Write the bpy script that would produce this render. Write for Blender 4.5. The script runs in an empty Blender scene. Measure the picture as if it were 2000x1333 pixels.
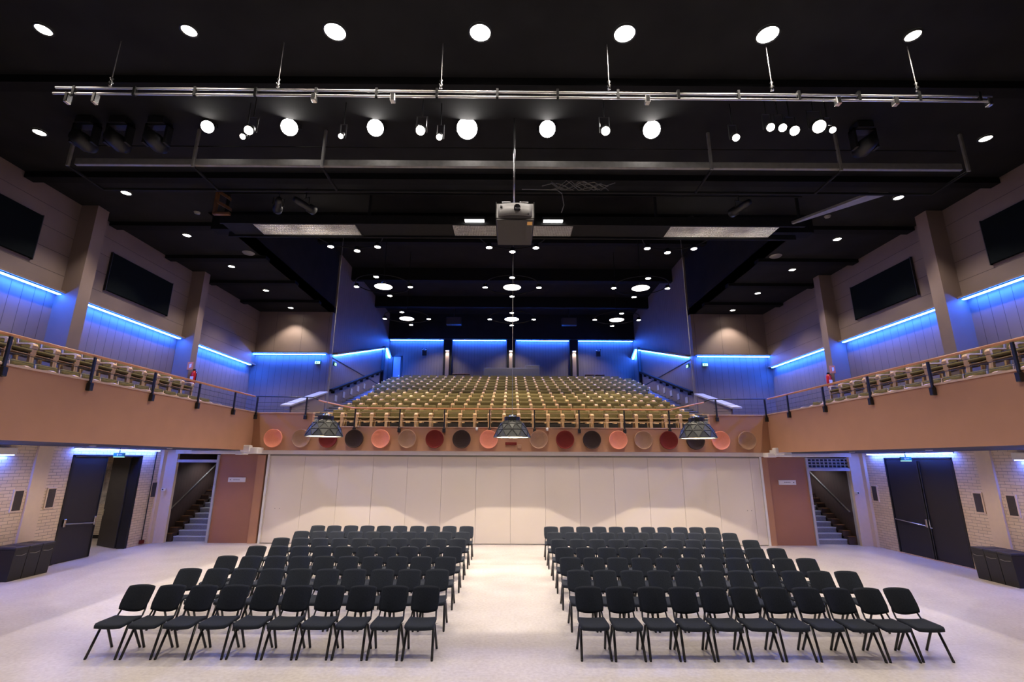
import bpy, math, random
from mathutils import Vector, Matrix
random.seed(7)
PI = math.pi
C = bpy.context.scene.collection
scene = bpy.context.scene

# ------------------------------------------------------------------ camera
def make_camera():
    pitch, roll, yaw = math.radians(14.0), math.radians(0.29), math.radians(0.12)
    f = Vector((math.sin(yaw)*math.cos(pitch), math.cos(yaw)*math.cos(pitch), math.sin(pitch)))
    r0 = Vector((math.cos(yaw), -math.sin(yaw), 0)); u0 = r0.cross(f)
    r = r0*math.cos(roll) + u0*math.sin(roll); u = r.cross(f)
    cd = bpy.data.cameras.new('camera'); cd.sensor_width = 36; cd.lens = 36*940/2000
    cd.clip_start = 0.05; cd.clip_end = 200
    co = bpy.data.objects.new('camera', cd); C.objects.link(co)
    m = Matrix((r, u, -f)).transposed().to_4x4(); m.translation = Vector((-0.03, 0, 2.93))
    co.matrix_world = m
    scene.camera = co
make_camera()

# ------------------------------------------------------------------ world, exposure
W = bpy.data.worlds.new('world'); scene.world = W; W.use_nodes = True
W.node_tree.nodes['Background'].inputs[0].default_value = (1.0, 0.95, 0.9, 1)
W.node_tree.nodes['Background'].inputs[1].default_value = 0.03
scene.view_settings.view_transform = 'Standard'
scene.view_settings.look = 'None'
scene.view_settings.exposure = 0.0
scene.view_settings.gamma = 1.0
scene.view_settings.use_curve_mapping = False

WARM = (1.0, 0.89, 0.78)
P_CEIL, P_FRONT, P_SIDE, P_RING, P_PEND, P_STAGE = 240, 470, 380, 900, 520, 100
E_BLUE, E_DOOR = 135.0, 75.0

# ------------------------------------------------------------------ materials
def nt(name):
    m = bpy.data.materials.new(name); m.use_nodes = True
    return m, m.node_tree.nodes, m.node_tree.links, m.node_tree.nodes['Principled BSDF']
def mat(name, col, rough=0.6, metal=0.0, noise=0.0, nscale=8.0, bump=0.0, bscale=60.0, spec=0.5):
    m, N, L, B = nt(name)
    B.inputs['Base Color'].default_value = (*col, 1); B.inputs['Roughness'].default_value = rough
    B.inputs['Metallic'].default_value = metal; B.inputs['Specular IOR Level'].default_value = spec
    if noise or bump:
        tc = N.new('ShaderNodeTexCoord')
    if noise:
        n = N.new('ShaderNodeTexNoise'); n.inputs['Scale'].default_value = nscale; n.inputs['Detail'].default_value = 4
        L.new(tc.outputs['Object'], n.inputs['Vector'])
        r = N.new('ShaderNodeMapRange'); r.inputs[1].default_value = .25; r.inputs[2].default_value = .75
        r.inputs[3].default_value = 1-noise; r.inputs[4].default_value = 1+noise
        L.new(n.outputs['Fac'], r.inputs[0])
        v = N.new('ShaderNodeVectorMath'); v.operation = 'SCALE'; v.inputs[0].default_value = col
        L.new(r.outputs[0], v.inputs['Scale']); L.new(v.outputs[0], B.inputs['Base Color'])
    if bump:
        n = N.new('ShaderNodeTexNoise'); n.inputs['Scale'].default_value = bscale
        L.new(tc.outputs['Object'], n.inputs['Vector'])
        b = N.new('ShaderNodeBump'); b.inputs['Strength'].default_value = bump; b.inputs['Distance'].default_value = .01
        L.new(n.outputs['Fac'], b.inputs['Height']); L.new(b.outputs[0], B.inputs['Normal'])
    return m
def mat_emit(name, col, s):
    m = bpy.data.materials.new(name); m.use_nodes = True; N = m.node_tree.nodes; L = m.node_tree.links
    N.remove(N['Principled BSDF']); e = N.new('ShaderNodeEmission')
    e.inputs[0].default_value = (*col, 1); e.inputs[1].default_value = s
    L.new(e.outputs[0], N['Material Output'].inputs[0]); return m
def mat_boards(name, col, axis, spacing, width=.012, rough=.55, dark=.35, wood=0.0):
    """painted boards: thin dark joints every `spacing` metres along an axis"""
    m, N, L, B = nt(name); B.inputs['Roughness'].default_value = rough
    g = N.new('ShaderNodeNewGeometry'); s = N.new('ShaderNodeSeparateXYZ'); L.new(g.outputs['Position'], s.inputs[0])
    a = N.new('ShaderNodeMath'); a.operation = 'DIVIDE'; a.inputs[1].default_value = spacing; L.new(s.outputs[axis], a.inputs[0])
    f = N.new('ShaderNodeMath'); f.operation = 'FRACT'; L.new(a.outputs[0], f.inputs[0])
    c = N.new('ShaderNodeMath'); c.operation = 'LESS_THAN'; c.inputs[1].default_value = width/spacing; L.new(f.outputs[0], c.inputs[0])
    n = N.new('ShaderNodeTexNoise'); n.inputs['Scale'].default_value = 1.5; L.new(g.outputs['Position'], n.inputs['Vector'])
    r = N.new('ShaderNodeMapRange'); r.inputs[1].default_value = .3; r.inputs[2].default_value = .7; r.inputs[3].default_value = .94; r.inputs[4].default_value = 1.06
    L.new(n.outputs['Fac'], r.inputs[0])
    v = N.new('ShaderNodeVectorMath'); v.operation = 'SCALE'; v.inputs[0].default_value = col; L.new(r.outputs[0], v.inputs['Scale'])
    mx = N.new('ShaderNodeMix'); mx.data_type = 'RGBA'
    L.new(c.outputs[0], mx.inputs[0]); L.new(v.outputs[0], mx.inputs[6]); mx.inputs[7].default_value = (col[0]*dark, col[1]*dark, col[2]*dark, 1)
    L.new(mx.outputs[2], B.inputs['Base Color'])
    b = N.new('ShaderNodeBump'); b.invert = True; b.inputs['Strength'].default_value = .6; b.inputs['Distance'].default_value = .01
    L.new(c.outputs[0], b.inputs['Height']); L.new(b.outputs[0], B.inputs['Normal'])
    return m
def mat_brick(name, col, mortar, swap=True):
    m, N, L, B = nt(name); B.inputs['Roughness'].default_value = .6
    g = N.new('ShaderNodeNewGeometry'); s = N.new('ShaderNodeSeparateXYZ'); L.new(g.outputs['Position'], s.inputs[0])
    c = N.new('ShaderNodeCombineXYZ'); L.new(s.outputs[1 if swap else 0], c.inputs[0]); L.new(s.outputs[2], c.inputs[1])
    t = N.new('ShaderNodeTexBrick'); L.new(c.outputs[0], t.inputs['Vector'])
    t.inputs['Scale'].default_value = 1.0; t.inputs['Brick Width'].default_value = .27; t.inputs['Row Height'].default_value = .085
    t.inputs['Mortar Size'].default_value = .007; t.inputs['Mortar Smooth'].default_value = .3
    t.inputs['Color1'].default_value = (*col, 1); t.inputs['Color2'].default_value = (col[0]*.9, col[1]*.88, col[2]*.85, 1); t.inputs['Mortar'].default_value = (*mortar, 1)
    L.new(t.outputs['Color'], B.inputs['Base Color'])
    b = N.new('ShaderNodeBump'); b.invert = True; b.inputs['Strength'].default_value = .7; b.inputs['Distance'].default_value = .012
    L.new(t.outputs['Fac'], b.inputs['Height']); L.new(b.outputs[0], B.inputs['Normal'])
    return m
def mat_floor():
    m, N, L, B = nt('vinyl_floor'); g = N.new('ShaderNodeNewGeometry')
    n1 = N.new('ShaderNodeTexNoise'); n1.inputs['Scale'].default_value = 18; n1.inputs['Detail'].default_value = 6; L.new(g.outputs['Position'], n1.inputs['Vector'])
    n2 = N.new('ShaderNodeTexNoise'); n2.inputs['Scale'].default_value = 1.3; n2.inputs['Detail'].default_value = 3; L.new(g.outputs['Position'], n2.inputs['Vector'])
    a = N.new('ShaderNodeMath'); a.operation = 'MULTIPLY_ADD'; a.inputs[1].default_value = .6; L.new(n1.outputs['Fac'], a.inputs[0]); 
    b = N.new('ShaderNodeMath'); b.operation = 'MULTIPLY'; b.inputs[1].default_value = .4; L.new(n2.outputs['Fac'], b.inputs[0]); L.new(b.outputs[0], a.inputs[2])
    r = N.new('ShaderNodeValToRGB'); r.color_ramp.elements[0].position = .32; r.color_ramp.elements[1].position = .68
    r.color_ramp.elements[0].color = (.50, .45, .415, 1); r.color_ramp.elements[1].color = (.69, .64, .61, 1)
    L.new(a.outputs[0], r.inputs[0]); L.new(r.outputs[0], B.inputs['Base Color'])
    B.inputs['Roughness'].default_value = .34; B.inputs['Specular IOR Level'].default_value = .45
    return m
M = dict(
    floor=mat_floor(),
    ceil=mat('black_ceiling_paint', (.011, .011, .0115), .9, noise=.3, nscale=1.5, spec=.2),
    beam=mat('black_beam_paint', (.008, .008, .0085), .8, noise=.2, spec=.1),
    steel=mat('grey_rig_steel', (.22, .21, .20), .5, .2, noise=.15),
    darksteel=mat('black_rig_steel', (.013, .013, .013), .75, 0, noise=.15, spec=.1),
    pipe=mat('silver_pipe', (.80, .78, .75), .35, .35, noise=.05),
    galv=mat('galvanised_grating', (.62, .60, .57), .5, .2, noise=.1),
    chrome=mat('chrome', (.75, .74, .72), .25, 1.0, noise=.05),
    fascia=mat('terracotta_plaster', (.42, .21, .122), .75, noise=.04, nscale=2, bump=.08),
    terracotta=mat('terracotta_panel', (.33, .145, .088), .6, noise=.04, nscale=2),
    cap=mat('fascia_cap', (.62, .42, .30), .5, noise=.05),
    upper=mat_boards('brown_upper_panel', (.185, .135, .115), 2, .55, .014),
    lower=mat_boards('brown_lower_boards', (.20, .155, .145), 1, .30, .014),
    lowerx=mat_boards('brown_boards_facing_hall', (.20, .155, .145), 0, .30, .012),
    plainx=mat_boards('brown_panel_facing_hall', (.20, .145, .12), 0, 1.25, .014),
    rear=mat_boards('dark_rear_boards', (.13, .105, .10), 0, .20, .012),
    pillar=mat('brown_pillar_paint', (.21, .15, .125), .6, noise=.05, nscale=2),
    tread=mat('stair_nosing', (.45, .47, .55), .6, noise=.05), stair=mat('grey_stair_carpet', (.24, .24, .27), .9, noise=.2, nscale=30),
    tier=mat('dark_tier_carpet', (.035, .03, .03), .9, noise=.3, nscale=20),
    brick=mat_brick('cream_painted_brick', (.72, .58, .43), (.36, .30, .25)),
    brickx=mat_brick('cream_brick_facing_hall', (.66, .57, .48), (.36, .30, .25), False),
    smooth=mat('cream_smooth_paint', (.68, .54, .41), .5, noise=.03),
    white=mat('white_paint', (.74, .70, .67), .5, noise=.03), partition=mat('white_partition', (.68, .60, .53), .45, noise=.015, nscale=1),
    seam=mat('partition_seam', (.22, .2, .18), .6, noise=.05),
    doorblk=mat('black_door', (.014, .013, .017), .5, noise=.1, nscale=2), doorfr=mat('black_door_frame', (.01, .01, .012), .4, noise=.1),
    fabric=mat('black_chair_fabric', (.020, .025, .036), .85, noise=.25, nscale=60, bump=.2, bscale=300, spec=.25),
    shell=mat('black_chair_shell', (.009, .009, .010), .5, noise=.1), tube=mat('black_chair_tube', (.012, .012, .014), .35, noise=.1), link=mat('chrome_link', (.7, .7, .72), .3, .9, noise=.05),
    olive=mat('olive_fabric', (.165, .128, .048), .9, noise=.15, nscale=40, bump=.15, bscale=250, spec=.2),
    birch=mat('birch_frame', (.84, .55, .27), .45, noise=.12, nscale=12), rail=mat('orange_wood_rail', (.62, .27, .11), .4, noise=.12, nscale=6),
    shellwood=mat('brown_seat_shell', (.36, .22, .11), .5, noise=.1),
    black=mat('black_metal', (.012, .012, .013), .4, noise=.1), screen=mat('black_screen_cloth', (.002, .004, .005), .8, noise=.2, spec=.1),
    lampout=mat('dark_shade_metal', (.075, .08, .076), .5, .2, noise=.15, nscale=5), lampin=mat('cream_shade_lining', (.85, .78, .62), .5, noise=.02),
    stairw=mat_boards('dark_stair_panelling', (.06, .036, .03), 1, .18, .01), grey=mat('grey_board', (.42, .41, .45), .5, noise=.05),
    projbody=mat('grey_projector_shell', (.17, .165, .16), .5, noise=.05), projbase=mat('dark_grey_projector_base', (.045, .042, .04), .7, noise=.05),
    lens=mat('lens_glass', (.01, .01, .012), .08, noise=.05), yellow=mat('yellow_sticker', (.8, .45, .12), .6, noise=.05),
    red=mat('red_extinguisher', (.55, .012, .012), .3, noise=.05), orange=mat('orange_sign', (.75, .2, .06), .5, noise=.05),
    brownwood=mat('brown_wood_bracket', (.16, .07, .025), .5, noise=.2), grille=mat_boards('dark_speaker_grille', (.05, .04, .034), 2, .02, .006, dark=.5),
    green=mat('green_sign', (.02, .25, .16), .4, noise=.05), poster=mat('poster_print', (.45, .42, .40), .5, noise=.6, nscale=6),
    disc_salmon=mat('salmon_felt', (.80, .30, .20), .9, noise=.05, nscale=30, spec=.2), disc_tan=mat('tan_felt', (.36, .21, .14), .9, noise=.06, nscale=30, spec=.2),
    disc_red=mat('red_felt', (.16, .022, .018), .9, noise=.06, nscale=30, spec=.2), disc_dark=mat('dark_brown_felt', (.045, .028, .025), .9, noise=.06, nscale=30, spec=.2),
    e_warm=mat_emit('warm_lamp_glow', WARM, 30), e_disc=mat_emit('diffuser_glow', (1, .93, .85), 9), e_big=mat_emit('stage_lamp_glow', (1, .95, .9), 60),
    e_blue=mat_emit('blue_led_strip', (.022, .13, 1.0), E_BLUE), e_door=mat_emit('cool_led_strip', (.07, .16, 1.0), E_DOOR),
    e_green=mat_emit('exit_glow', (.55, 1.0, .75), 1.6), e_bulb=mat_emit('pendant_bulb_glow', (1, .86, .66), 20), e_floodw=mat_emit('flood_glow', (1, .97, .93), 12),
)

# ------------------------------------------------------------------ mesh helpers
class MB:
    def __init__(s): s.v = []; s.f = []; s.m = []; s.cur = 0
    def add(s, vs, fs):
        o = len(s.v); s.v += [tuple(v) for v in vs]; s.f += [tuple(i+o for i in f) for f in fs]; s.m += [s.cur]*len(fs); return s
    def box(s, x0, x1, y0, y1, z0, z1):
        x0, x1 = min(x0, x1), max(x0, x1); y0, y1 = min(y0, y1), max(y0, y1); z0, z1 = min(z0, z1), max(z0, z1)
        v = [(x0,y0,z0),(x1,y0,z0),(x1,y1,z0),(x0,y1,z0),(x0,y0,z1),(x1,y0,z1),(x1,y1,z1),(x0,y1,z1)]
        return s.add(v, [(0,3,2,1),(4,5,6,7),(0,1,5,4),(1,2,6,5),(2,3,7,6),(3,0,4,7)])
    def bbox(s, x0, x1, y0, y1, z0, z1, b=.01):
        """box with chamfered edges"""
        x0, x1 = min(x0, x1), max(x0, x1); y0, y1 = min(y0, y1), max(y0, y1); z0, z1 = min(z0, z1), max(z0, z1)
        b = min(b, (x1-x0)*.45, (y1-y0)*.45, (z1-z0)*.45); P = [(x0, x0+b, x1-b, x1), (y0, y0+b, y1-b, y1), (z0, z0+b, z1-b, z1)]
        vs = []; idx = {}
        for sx in (0, 1):
            for sy in (0, 1):
                for sz in (0, 1):
                    for ax in range(3):
                        c = [P[0][2 if sx else 1], P[1][2 if sy else 1], P[2][2 if sz else 1]]
                        c[ax] = P[ax][3 if (sx, sy, sz)[ax] else 0]
                        idx[(sx, sy, sz, ax)] = len(vs); vs.append(c)
        fs = []
        def q(keys):
            c = Vector((0, 0, 0))
            for k in keys: c += Vector(vs[idx[k]])
            c /= len(keys); ctr = Vector(((x0+x1)/2, (y0+y1)/2, (z0+z1)/2))
            p = [Vector(vs[idx[k]]) for k in keys]; n = (p[1]-p[0]).cross(p[2]-p[0])
            if n.dot(c-ctr) < 0: keys = keys[::-1]
            fs.append(tuple(idx[k] for k in keys))
        for sx in (0, 1): q([(sx,0,0,0),(sx,1,0,0),(sx,1,1,0),(sx,0,1,0)])
        for sy in (0, 1): q([(0,sy,0,1),(1,sy,0,1),(1,sy,1,1),(0,sy,1,1)])
        for sz in (0, 1): q([(0,0,sz,2),(1,0,sz,2),(1,1,sz,2),(0,1,sz,2)])
        for a in (0, 1):
            for c in (0, 1):
                q([(a,c,0,0),(a,c,1,0),(a,c,1,1),(a,c,0,1)]); q([(a,0,c,0),(a,1,c,0),(a,1,c,2),(a,0,c,2)]); q([(0,a,c,1),(1,a,c,1),(1,a,c,2),(0,a,c,2)])
                for d in (0, 1): q([(a,c,d,0),(a,c,d,1),(a,c,d,2)])
        return s.add(vs, fs)
    def tube(s, pts, r, n=8, cap=True, sx=1.0):
        pts = [Vector(p) for p in pts]; rs = r if isinstance(r, (list, tuple)) else [r]*len(pts)
        vs = []; fs = []; up = None
        for i, p in enumerate(pts):
            d = (pts[min(i+1, len(pts)-1)] - pts[max(i-1, 0)]).normalized()
            if up is None:
                up = Vector((0, 0, 1)) if abs(d.z) < .9 else Vector((0, 1, 0))
            a = d.cross(up).normalized(); b = a.cross(d).normalized(); up = b
            for k in range(n):
                t = 2*PI*k/n; vs.append(p + a*math.cos(t)*rs[i]*sx + b*math.sin(t)*rs[i])
        for i in range(len(pts)-1):
            for k in range(n):
                fs.append((i*n+k, i*n+(k+1) % n, (i+1)*n+(k+1) % n, (i+1)*n+k))
        if cap: fs.append(tuple(range(n))[::-1]); fs.append(tuple(range((len(pts)-1)*n, len(pts)*n)))
        return s.add(vs, fs)
    def lathe(s, prof, n=24, ctr=(0, 0, 0), axis='z'):
        vs = []; fs = []
        for (r, h) in prof:
            for k in range(n):
                t = 2*PI*k/n; x, y = r*math.cos(t), r*math.sin(t)
                if axis == 'z': p = (ctr[0]+x, ctr[1]+y, ctr[2]+h)
                elif axis == 'y': p = (ctr[0]+x, ctr[1]+h, ctr[2]+y)
                else: p = (ctr[0]+h, ctr[1]+x, ctr[2]+y)
                vs.append(p)
        for i in range(len(prof)-1):
            for k in range(n):
                fs.append((i*n+k, i*n+(k+1) % n, (i+1)*n+(k+1) % n, (i+1)*n+k))
        return s.add(vs, fs)
    def grid(s, fn, nu, nv, thick=0):
        """surface fn(u,v)->point with a second skin offset by thick"""
        vs = [Vector(fn(i/nu, j/nv)) for j in range(nv+1) for i in range(nu+1)]
        fs = [(j*(nu+1)+i, j*(nu+1)+i+1, (j+1)*(nu+1)+i+1, (j+1)*(nu+1)+i) for j in range(nv) for i in range(nu)]
        if not thick: return s.add(vs, fs)
        nrm = [Vector() for _ in vs]
        for f in fs:
            nn = (vs[f[1]]-vs[f[0]]).cross(vs[f[3]]-vs[f[0]])
            for i in f: nrm[i] += nn
        n0 = len(vs); back = [v - nrm[i].normalized()*thick for i, v in enumerate(vs)]
        fs2 = [tuple(i+n0 for i in f[::-1]) for f in fs]
        W_ = nu+1
        ring = [i for i in range(nu)] + [j*W_+nu for j in range(nv)] + [nv*W_+i for i in range(nu, 0, -1)] + [j*W_ for j in range(nv, 0, -1)]
        side = [(ring[k], ring[k]+n0, ring[(k+1) % len(ring)]+n0, ring[(k+1) % len(ring)]) for k in range(len(ring))]
        return s.add(vs+back, fs+fs2+side)
    def prism(s, poly, a0, a1, axis='x'):
        """extrude a 2D polygon along an axis; poly coords are the other two axes in order"""
        n = len(poly)
        def P(p, a): return (a, p[0], p[1]) if axis == 'x' else ((p[0], a, p[1]) if axis == 'y' else (p[0], p[1], a))
        vs = [P(p, a0) for p in poly] + [P(p, a1) for p in poly]
        fs = [tuple(range(n))[::-1], tuple(range(n, 2*n))] + [(i, (i+1) % n, (i+1) % n+n, i+n) for i in range(n)]
        return s.add(vs, fs)
    def build(s, name, mats, parent=None, smooth=False, loc=None):
        me = bpy.data.meshes.new(name); me.from_pydata(s.v, [], s.f)
        mats = mats if isinstance(mats, (list, tuple)) else [mats]
        for m_ in mats: me.materials.append(M[m_] if isinstance(m_, str) else m_)
        if len(mats) > 1: me.polygons.foreach_set('material_index', s.m)
        if smooth: me.polygons.foreach_set('use_smooth', [True]*len(s.f))
        import bmesh as _b
        bm = _b.new(); bm.from_mesh(me); _b.ops.recalc_face_normals(bm, faces=bm.faces); bm.to_mesh(me); bm.free()
        me.update()
        o = bpy.data.objects.new(name, me); C.objects.link(o)
        if parent: o.parent = parent
        if loc: o.location = loc
        return o
def tag(o, label=None, cat=None, group=None, kind=None):
    if label: o['label'] = label
    if cat: o['category'] = cat
    if group: o['group'] = group
    if kind: o['kind'] = kind
    return o
def thing(name, label, cat, loc=(0, 0, 0), rz=0, group=None):
    o = bpy.data.objects.new(name, None); C.objects.link(o); o.empty_display_size = .1
    o.location = loc; o.rotation_euler = (0, 0, rz)
    return tag(o, label, cat, group)
def struct(name, mb, m, label=None, smooth=False):
    return tag(mb.build(name, m, smooth=smooth), label, None, None, 'structure')
KIDS = {}
def copy_tree(o, parent=None):
    c = o.copy(); C.objects.link(c); c.parent = parent
    for ch in list(o.children): copy_tree(ch, c)
    return c
def dup(root, loc, rz=0, label=None, group=None):
    c = copy_tree(root); c.location = loc; c.rotation_euler = (0, 0, rz)
    if label: c['label'] = label
    if group: c['group'] = group
    return c
def spot(parent, loc, power, angle=90, blend=.5, col=WARM, rot=(0, 0, 0), rad=.06, name='lamp_light'):
    l = bpy.data.lights.new(name, 'SPOT'); l.energy = power; l.color = col; l.spot_size = math.radians(angle); l.spot_blend = blend; l.shadow_soft_size = rad
    o = bpy.data.objects.new(name, l); C.objects.link(o); o.location = loc; o.rotation_euler = rot
    if parent: o.parent = parent
    return o
ORD = ['first', 'second', 'third', 'fourth', 'fifth', 'sixth', 'seventh', 'eighth', 'ninth', 'tenth', 'eleventh', 'twelfth', 'thirteenth', 'fourteenth']
SIDE = {-1: 'left', 1: 'right'}
WX = {-1: 13.0, 1: 13.2}         # lower side walls
UX = 12.25                       # upper side walls
CZ = 9.85                        # hall ceiling
FY = 18.2                        # balcony front

# ------------------------------------------------------------------ room shell
def shell():
    struct('floor', MB().box(-17.5, 17.5, -7, 24.5, -.2, 0), 'floor', 'pale speckled vinyl floor of the hall')
    # ceiling with the raised recess over the tiers
    b = MB(); b.box(-13.6, 13.6, -7, 12.8, CZ, CZ+.3)
    for s in (-1, 1): b.box(s*8.6, s*13.6, 12.8, 22.5, CZ, CZ+.3)
    struct('ceiling', b, 'ceil', 'black painted ceiling')
    b = MB(); b.box(-9, 9, 12.6, 34, 13.0, 13.3); b.box(-8.8, 8.8, 12.6, 12.8, CZ, 13.0)
    for s in (-1, 1): b.box(s*8.6, s*8.8, 12.8, 22.3, CZ, 13.0)
    struct('ceiling', b, 'ceil', 'black raised ceiling recess above the tiered seats')
    for s in (-1, 1):
        nm = 'wall_' + SIDE[s]; x = s*WX[s]; xo = x + s*.25
        # brick below the balcony, with a doorway
        b = MB(); b.box(x, xo, -7, 14.8, 0, 3.4)
        if s < 0: b.box(x, xo, 14.8, 17.42, 3.0, 3.4)
        else: b.box(x+.06, xo, 14.8, 17.5, 0, 3.4); b.box(x, x+.06, 14.8, 17.5, 3.04, 3.4)
        b.box(x, xo, 17.42 if s < 0 else 17.5, 18.7, 0, 3.4)
        struct(nm, b, 'brick', 'cream painted brick wall under the %s balcony' % SIDE[s])
        # upper wall: boards below the blue strip, horizontal panels above
        b = MB(); b.box(s*UX, s*(UX+.3), -7, 22.6, 4.0, 7.22)
        struct(nm, b, 'lower', 'brown vertical boards on the upper %s wall' % SIDE[s])
        b = MB(); b.box(s*(UX-.13), s*(UX+.3), -7, 22.6, 7.22, CZ+.1)
        struct(nm, b, 'upper', 'brown horizontal panels high on the %s wall' % SIDE[s])
        # wall facing the hall beside the tiers
        b = MB(); b.box(s*8.6, s*12.5, 22.3, 22.6, 4.0, 7.78)
        struct('wall_back', b, 'lowerx', 'brown boards facing the hall, %s of the tiers' % SIDE[s])
        b = MB(); b.box(s*8.6, s*12.5, 22.18, 22.6, 7.78, CZ+.1)
        struct('wall_back', b, 'plainx', 'brown panel above the blue strip, %s of the tiers' % SIDE[s])
        # wall beside the tiers
        b = MB(); b.box(s*8.6, s*8.85, 22.6, 33.2, 4.0, 13.1)
        struct('trim_10', MB().box(s*8.585, s*8.6, 22.6, 31.15, 7.68, 7.72), 'black', 'thin dark joint on the wall beside the %s stairs' % SIDE[s])
        struct(nm, b, 'lower', 'brown wall beside the %s stairs of the tiers' % SIDE[s])
        # pillars
        for (y0, y1) in ((2.55, 2.95), (7.4, 7.8), (12.25, 12.63), (17.12, 17.46)):
            struct('pillar', MB().box(s*11.65, s*12.3, y0, y1, 4.0, CZ+.05), 'pillar', 'brown pillar on the %s upper wall' % SIDE[s])
        for (y0, y1) in ((3.6, 4.1), (8.6, 9.1), (13.55, 14.0)):
            struct('pillar', MB().box(x, x-s*.06, y0, y1, 0, 3.3), 'smooth', 'smooth cream pilaster on the %s brick wall' % SIDE[s])
        struct('pillar', MB().box(x, x-s*.10, 18.42, 18.7, 0, 3.3).box(x-s*.1, x-s*.5, 18.6, 18.72, 0, 3.3), 'smooth', 'smooth cream post by the %s staircase' % SIDE[s])
    struct('wall_back', MB().box(-8.8, 8.8, 33.0, 33.3, 4.0, 13.1), 'rear', 'dark boarded wall behind the last row')
    b = MB().box(-8.6, 8.6, 32.6, 33.0, 11.2, 13.0)
    struct('trim_1', b, 'ceil', 'black header above the rear blue strips')
    for i, xs in enumerate(((-4.62, -4.28), (-.2, .14), (4.2, 4.54))):
        struct('pillar', MB().box(xs[0]-.12, xs[1]+.12, 32.78, 33.0, 7.5, 11.2), 'ceil', 'black pilaster on the rear wall')
        struct('pillar', MB().box(xs[0]+.04, xs[1]-.04, 32.7, 32.78, 7.5, 10.3), 'pillar', 'narrow lit strip on the rear pilaster')
    for s in (-1, 1):
        struct('trim_2', MB().box(s*8.4, s*8.58, 31.2, 31.4, 7.5, 10.3), 'black', 'black post at the top of the %s stairs' % SIDE[s])
    # stage end of the hall, behind the camera
    struct('wall_front', MB().box(-13.6, -9.5, -7.2, -7, 0, 13).box(9.5, 13.6, -7.2, -7, 0, 13), 'ceil', 'black wall at the stage end')
shell()

# ------------------------------------------------------------------ balconies
def balconies():
    for s in (-1, 1):
        b = MB(); b.box(s*9.6, s*9.8, -6, FY, 3.27, 4.64); struct('balcony_front', b, 'fascia', 'terracotta front of the %s balcony' % SIDE[s])
        b = MB(); b.box(s*9.57, s*9.83, -6, FY+.2, 4.64, 4.68); struct('trim_3', b, 'cap', 'pale cap on the %s balcony front' % SIDE[s])
        b = MB(); b.box(s*9.8, s*WX[s]+s*.2, -6, FY+.0, 3.27, 4.08); b.box(s*10.55, s*12.25, -6, 16.75, 4.08, 4.86).box(s*9.85, s*10.55, -6, 16.75, 4.08, 4.14)
        struct('balcony_floor', b, 'tier', 'dark stepped floor of the %s balcony' % SIDE[s])
        b = MB(); b.box(s*7.45, s*9.6, FY, FY+.2, 3.27, 4.62); struct('balcony_front', b, 'fascia', 'terracotta raised corner of the balcony front, %s end' % SIDE[s])
        b = MB(); b.box(s*7.44, s*9.6, FY-.03, FY+.23, 4.62, 4.66); struct('trim_4', b, 'cap', 'pale cap on the %s corner of the balcony front' % SIDE[s])
    b = MB(); b.box(-7.45, 7.45, FY, FY+.2, 3.27, 4.12); struct('balcony_front', b, 'fascia', 'terracotta front below the tiered seats')
    struct('trim_5', MB().box(-7.45, 7.45, FY-.03, FY+.23, 4.12, 4.15), 'cap', 'pale cap on the front below the tiered seats')
    b = MB(); b.box(-13.2, 13.4, FY+.2, 33, 3.27, 4.06); struct('balcony_floor', b, 'tier', 'dark floor of the rear balcony')
balconies()

NT = 12
TY = [19.05 + 1.1*k for k in range(NT)]
TZ = [4.08 + .3195*k for k in range(NT)]
def tiers():
    b = MB()
    for k in range(1, NT):
        b.box(-8.6, 8.6, TY[k]-.55, 33 if k == NT-1 else TY[k]+.55, 4.0, TZ[k])
    struct('seating_tiers', b, 'tier', 'dark carpeted tiers under the olive seats')
    for s in (-1, 1):
        st = MB()
        for k in range(1, NT*2-1):
            z = 4.08 + .16*k; y = 19.0 + .55*(k-1)
            x0 = 7.3 if k < 8 else 7.75
            st.cur = 0; st.box(s*x0, s*8.58, y, 32.6, z-.16, z); st.cur = 1; st.box(s*x0, s*8.58, y-.02, y+.07, z-.035, z+.006)
        t = thing('aisle_stairs', 'blue-lit grey aisle stairs climbing along the %s side of the olive seats' % SIDE[s], 'stairs')
        st.build('steps', ['stair', 'tread'], t)
tiers()

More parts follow.
